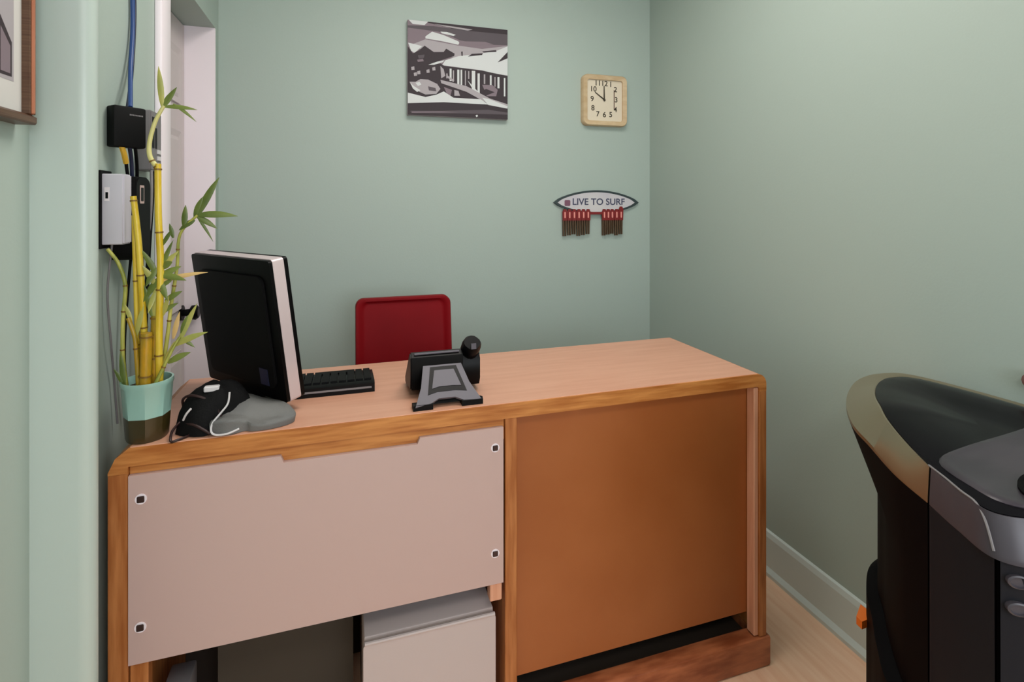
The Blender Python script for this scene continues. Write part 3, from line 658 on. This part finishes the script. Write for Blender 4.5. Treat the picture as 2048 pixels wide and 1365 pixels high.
bm = bmesh.new(); box(bm, (kcx+.0525, YB-.0176, kcz-.045), (kcx+.0575, YB-.0171, kcz+.05)); obj('dial_bar', bm, 'ink_brown', dl)

# surfboard sign
sg = thing('surf_sign', 'grey surfboard-shaped sign with lettering carried by red-shirted cutout figures', 'sign', (1.17, YB, 1.30))
def sx(u): return .944+(u-1106)*.00270
def sz(v): return 1.348-(v-403)*.00240
def lens(x0, x1, zc, up, dn, n=20):
    P = []
    for k in range(n+1):
        t = k/n; P.append((x0+(x1-x0)*t, zc+up*math.sin(math.pi*t)**.68))
    for k in range(1, n):
        t = 1-k/n; P.append((x0+(x1-x0)*t, zc-dn*math.sin(math.pi*t)**.68))
    return P
bm = bmesh.new(); prism(bm, lens(sx(1106), sx(1275), sz(405), .060, .055), 'y', YB-.012, YB); obj('surfboard', bm, 'sign_rim', sg)
bm = bmesh.new(); prism(bm, lens(sx(1113), sx(1266), sz(405), .050, .046), 'y', YB-.0135, YB-.0121); fcb = obj('surfboard_face', bm, 'sign_face', sg)
text_mesh('lettering', 'LIVE TO SURF', .044, (sx(1193), YB-.0140, sz(404)), RX, 'sign_ink', fcb, .0006, sx=1.06, space=1.0)
bm = bmesh.new(); prism(bm, rrect(sx(1126), sz(412), sx(1137), sz(400), .006, 3), 'y', YB-.0142, YB-.0136); obj('red_mark', bm, 'sign_mark', fcb)
figs = [1126, 1135, 1144, 1153, 1162, 1171, 1203, 1211, 1219, 1228, 1237]
for i, u in enumerate(figs):
    x = sx(u); sh = .0 if u < 1230 else .012
    f = thing_tmp = None
    bm = bmesh.new()
    prism(bm, [(x-.011, sz(441)), (x+.011, sz(441)), (x+.0125, sz(424)+sh), (x+.006, sz(418)+sh), (x-.006, sz(418)+sh), (x-.0125, sz(424)+sh)], 'y', YB-.019-.0006*(i % 2), YB-.0145)
    fo = obj('figure', bm, 'sign_red', sg)
    bm = bmesh.new(); prism(bm, rrect(x-.004, sz(436), x+.003, sz(424), .002, 2), 'y', YB-.0212, YB-.0197); obj('arm', bm, 'sign_skin', fo)
    bm = bmesh.new()
    for s in (-1, 1):
        xx = x+s*.0058; prism(bm, [(xx-.0028, sz(472)+(.004*(i % 3))), (xx+.0022, sz(472)+(.004*(i % 3))), (xx+.0038, sz(440)), (xx-.0038, sz(440))], 'y', YB-.017, YB-.008)
    obj('legs', bm, 'sign_leg', fo)
bm = bmesh.new()
for u in (1187,): prism(bm, [(sx(1170), sz(424)), (sx(1170), sz(429)), (sx(1200), sz(429)), (sx(1200), sz(424))], 'y', YB-.0185, YB-.0145)
obj('red_bar', bm, 'sign_red', sg)

# knob on the right wall at the frame edge
bm = bmesh.new()
ringloft(bm, [[(XR-h, .772+r*math.cos(a), .940+r*math.sin(a)) for a in [2*math.pi*q/14 for q in range(14)]] for h, r in ((0, .018), (.008, .022), (.022, .018), (.026, .008))])
tag(obj('wooden_peg', bm, 'knobwood', None, 50), 'small brown rounded peg on the right wall at the photo edge', 'peg')

# ================================================================== COPIER
k_ = 1.11
A = [(1.29, .335), (1.0, .335), (.85, .345), (.75, .375), (.708, .409), (.725, .46), (.753, .515), (.784, .583), (.8345, .662), (.880, .732), (.956, .809), (1.041, .872), (1.122, .915), (1.2, .93), (1.265, .90), (1.29, .75), (1.29, .55)]
B = [(1.27, .36, .80), (1.0, .355, .83), (.86, .365, .84), (.77, .39, .84), (.722, .42, .84), (.737, .465, .84), (.765, .521, .84), (.812, .590, .84), (.870, .662, .838), (.925, .718, .835), (.990, .778, .825), (1.078, .845, .812), (1.145, .885, .806), (1.2, .902, .803), (1.25, .88, .802), (1.272, .74, .802), (1.272, .55, .802)]
D = [(1.285, .34), (1.0, .34), (.853, .35), (.755, .379), (.712, .411), (.728, .461), (.755, .516), (.792, .577), (.845, .637), (.895, .685), (.945, .735), (1.02, .785), (1.1, .815), (1.19, .825), (1.26, .82), (1.285, .74), (1.285, .55)]
n_ = len(A)
def idx(a, b): return list(range(a, b+1))
def sub(P, a, b, k=4):
    """smooth open run of outline points a..b"""
    return [tuple(v) for v in smooth_path([tuple(P[i]) if len(P[i]) == 3 else (*P[i], 0) for i in range(a, b+1)], k)]
def run(P, a, b, z=None, sc=1.0, k=10):
    return [(x*k_, y*k_, (zz if z is None else z)*k_) for x, y, zz in sub(P, a, b, k)]
def inset(ring, d, c=(1.05*1.11, .6*1.11)):
    out = []
    for x, y, z in ring:
        v = Vector((c[0]-x, c[1]-y)); v.normalize(); out.append((x+v.x*d, y+v.y*d, z))
    return out
cp = thing('copier', 'large black office copier with champagne rim standing against the right wall', 'copier', (1.15, .68, 0))
# inner core
full = lambda P, z=None: [(x*k_, y*k_, z*k_) for x, y, *_ in P] if z is not None else [(p[0]*k_, p[1]*k_, p[2]*k_) for p in P]
bm = bmesh.new(); ringloft(bm, [inset(full(D, 0.0), .008), inset(full(D, .67), .008), inset(full(A, .79), .008)]); obj('body', bm, 'cop_black', cp, 40)
def shell(name, a, b, zs, m, parent=cp, t=.0075, trim0=0, trim1=0, smooth=60):
    outer = []
    for P, z in zs:
        r = run(P, a, b, z)
        r = r[trim0:len(r)-trim1] if trim1 else r[trim0:]
        outer.append(r)
    bm = bmesh.new(); inner = [inset(r, t) for r in outer]
    loop = [list(o)+list(i)[::-1] for o, i in zip(outer, inner)]
    ringloft(bm, loop, cap0=True, cap1=True); return obj(name, bm, m, parent, smooth)
E_ = [(x-(.013 if 6 < i < 12 else 0), y+(.012 if 6 < i < 12 else 0)) for i, (x, y) in enumerate(D)]
shell('side_cover', 6, 13, [(D, .49), (D, .67), (A, .795)], 'cop_black', trim0=0)['label'] = 'black curved side cover'
shell('paper_cassette', 6, 13, [(E_, .01), (E_, .478), (D, .488)], 'cop_black')
shell('front_cover', 4, 6, [(D, .01), (D, .67), (A, .795)], 'cop_grey', trim0=1, trim1=1)['label'] = 'charcoal front cover'
fd = shell('front_door', 0, 4, [(D, .01), (D, .67), (A, .795)], 'cop_grey', trim1=1)
shell('rear_cover', 13, 16, [(D, .01), (D, .67), (A, .795)], 'cop_black', trim0=1)
# rim: champagne on the far end, grey band on the near side
def rim(name, a, b, m, t0=0, t1=0):
    o1 = run(A, a, b, .7955)[t0:]; o2 = run(A, a, b, .802)[t0:]; o3 = run(B, a, b)[t0:]
    if t1: o1, o2, o3 = o1[:-t1], o2[:-t1], o3[:-t1]
    o4 = [(x, y, .7955*k_) for x, y, z in inset(o3, .03)]
    bm = bmesh.new(); o3i = inset(o3, .004); o3i = [(x, y, z-.001) for x, y, z in o3i]
    loops = []
    n = len(o1)
    V = [[bm.verts.new(p) for p in r] for r in (o1, o2, o3, o3i, o4)]
    for a_, b_ in zip(V, V[1:]+V[:1]):
        for q in range(n-1): bm.faces.new((a_[q], a_[q+1], b_[q+1], b_[q]))
    bm.faces.new([r[0] for r in V]); bm.faces.new([r[-1] for r in V][::-1])
    return obj(name, bm, m, cp, 35)
rim('rim', 6, 16, 'champ')['label'] = 'champagne metallic rim'
rim('front_band', 0, 6, 'cop_band', t1=1)['label'] = 'dark grey band along the near side'
# lid: glossy top, gently dished near the wall
bm = bmesh.new()
Bf = run(B, 0, 16)
cen = Vector((1.06*k_, .60*k_, 0))
rings = [inset(Bf, .0045)]
for s, dz in ((.93, .004), (.8, .008), (.6, .008), (.4, .002), (.2, -.004)):
    rings.append([(cen.x+(x-cen.x)*s, cen.y+(y-cen.y)*s, (z*s+.825*k_*(1-s))+dz) for x, y, z in Bf])
low = [(x, y, .796*k_) for x, y, z in inset(Bf, .035)]
ringloft(bm, [low]+rings); obj('lid', bm, 'cop_lid', cp, 60)
# lighter plate on the near half: a reflection on the lid, put into colour
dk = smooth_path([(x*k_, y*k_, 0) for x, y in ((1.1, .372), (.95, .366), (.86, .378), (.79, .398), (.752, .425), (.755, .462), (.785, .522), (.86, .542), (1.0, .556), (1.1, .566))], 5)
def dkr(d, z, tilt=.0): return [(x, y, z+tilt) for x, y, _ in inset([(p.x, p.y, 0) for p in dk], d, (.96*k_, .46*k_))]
bm = bmesh.new(); ringloft(bm, [dkr(0, .925), dkr(0, .936), dkr(.003, .9385), dkr(.012, .9390), dkr(.018, .9378)]); obj('lid_reflection', bm, 'cop_reflection', cp, 40)['label'] = 'dark lilac grey plate standing for a reflection on the lid'
# oval dished control area and its raised edge
bm = bmesh.new()
def lz(x, y): return .845*k_
el = lambda rx, ry, z: [(.835*k_+rx*math.cos(a)*.94-ry*math.sin(a)*.34, .432*k_+rx*math.cos(a)*.34+ry*math.sin(a)*.94, z) for a in [2*math.pi*q/32 for q in range(32)]]
ringloft(bm, [el(.055, .026, .925), el(.055, .026, .941), el(.050, .022, .9418), el(.045, .018, .9385)]); obj('control_panel', bm, 'cop_black', cp, 40)
bm = bmesh.new(); tube(bm, [(.767*k_, .523*k_, .9335), (.752*k_, .492*k_, .9335), (.737*k_, .465*k_, .9335), (.7275*k_, .442*k_, .932), (.716*k_, .425*k_, .920), (.708*k_, .412*k_, .892)], .0016, 6); obj('seam', bm, 'grey', cp, 40)
for z in (.862, .828):
    bm = bmesh.new(); c = Vector((.7215*k_, .3965*k_, z)); nx = Vector((-.55, -.83, 0)).normalized(); tx = Vector((.83, -.55, 0))
    ringloft(bm, [[c+nx*h+tx*(.0125*s*math.cos(a))+Vector((0, 0, 1))*(.0085*s*math.sin(a)) for a in [2*math.pi*q/20 for q in range(20)]] for h, s in ((-.008, 1), (.003, 1), (.004, .8), (.001, .7))]); obj('button', bm, 'cop_band', cp, 40)
ot = bmesh.new(); c = Vector((.925*k_, .742*k_, .0)); 
prism(ot, [(.903*k_, .732*k_), (.905*k_, .745*k_), (.94*k_, .765*k_), (.94*k_, .735*k_)], 'z', .468, .484); obj('release_tab', ot, 'orange', cp)['label'] = 'orange release tab'
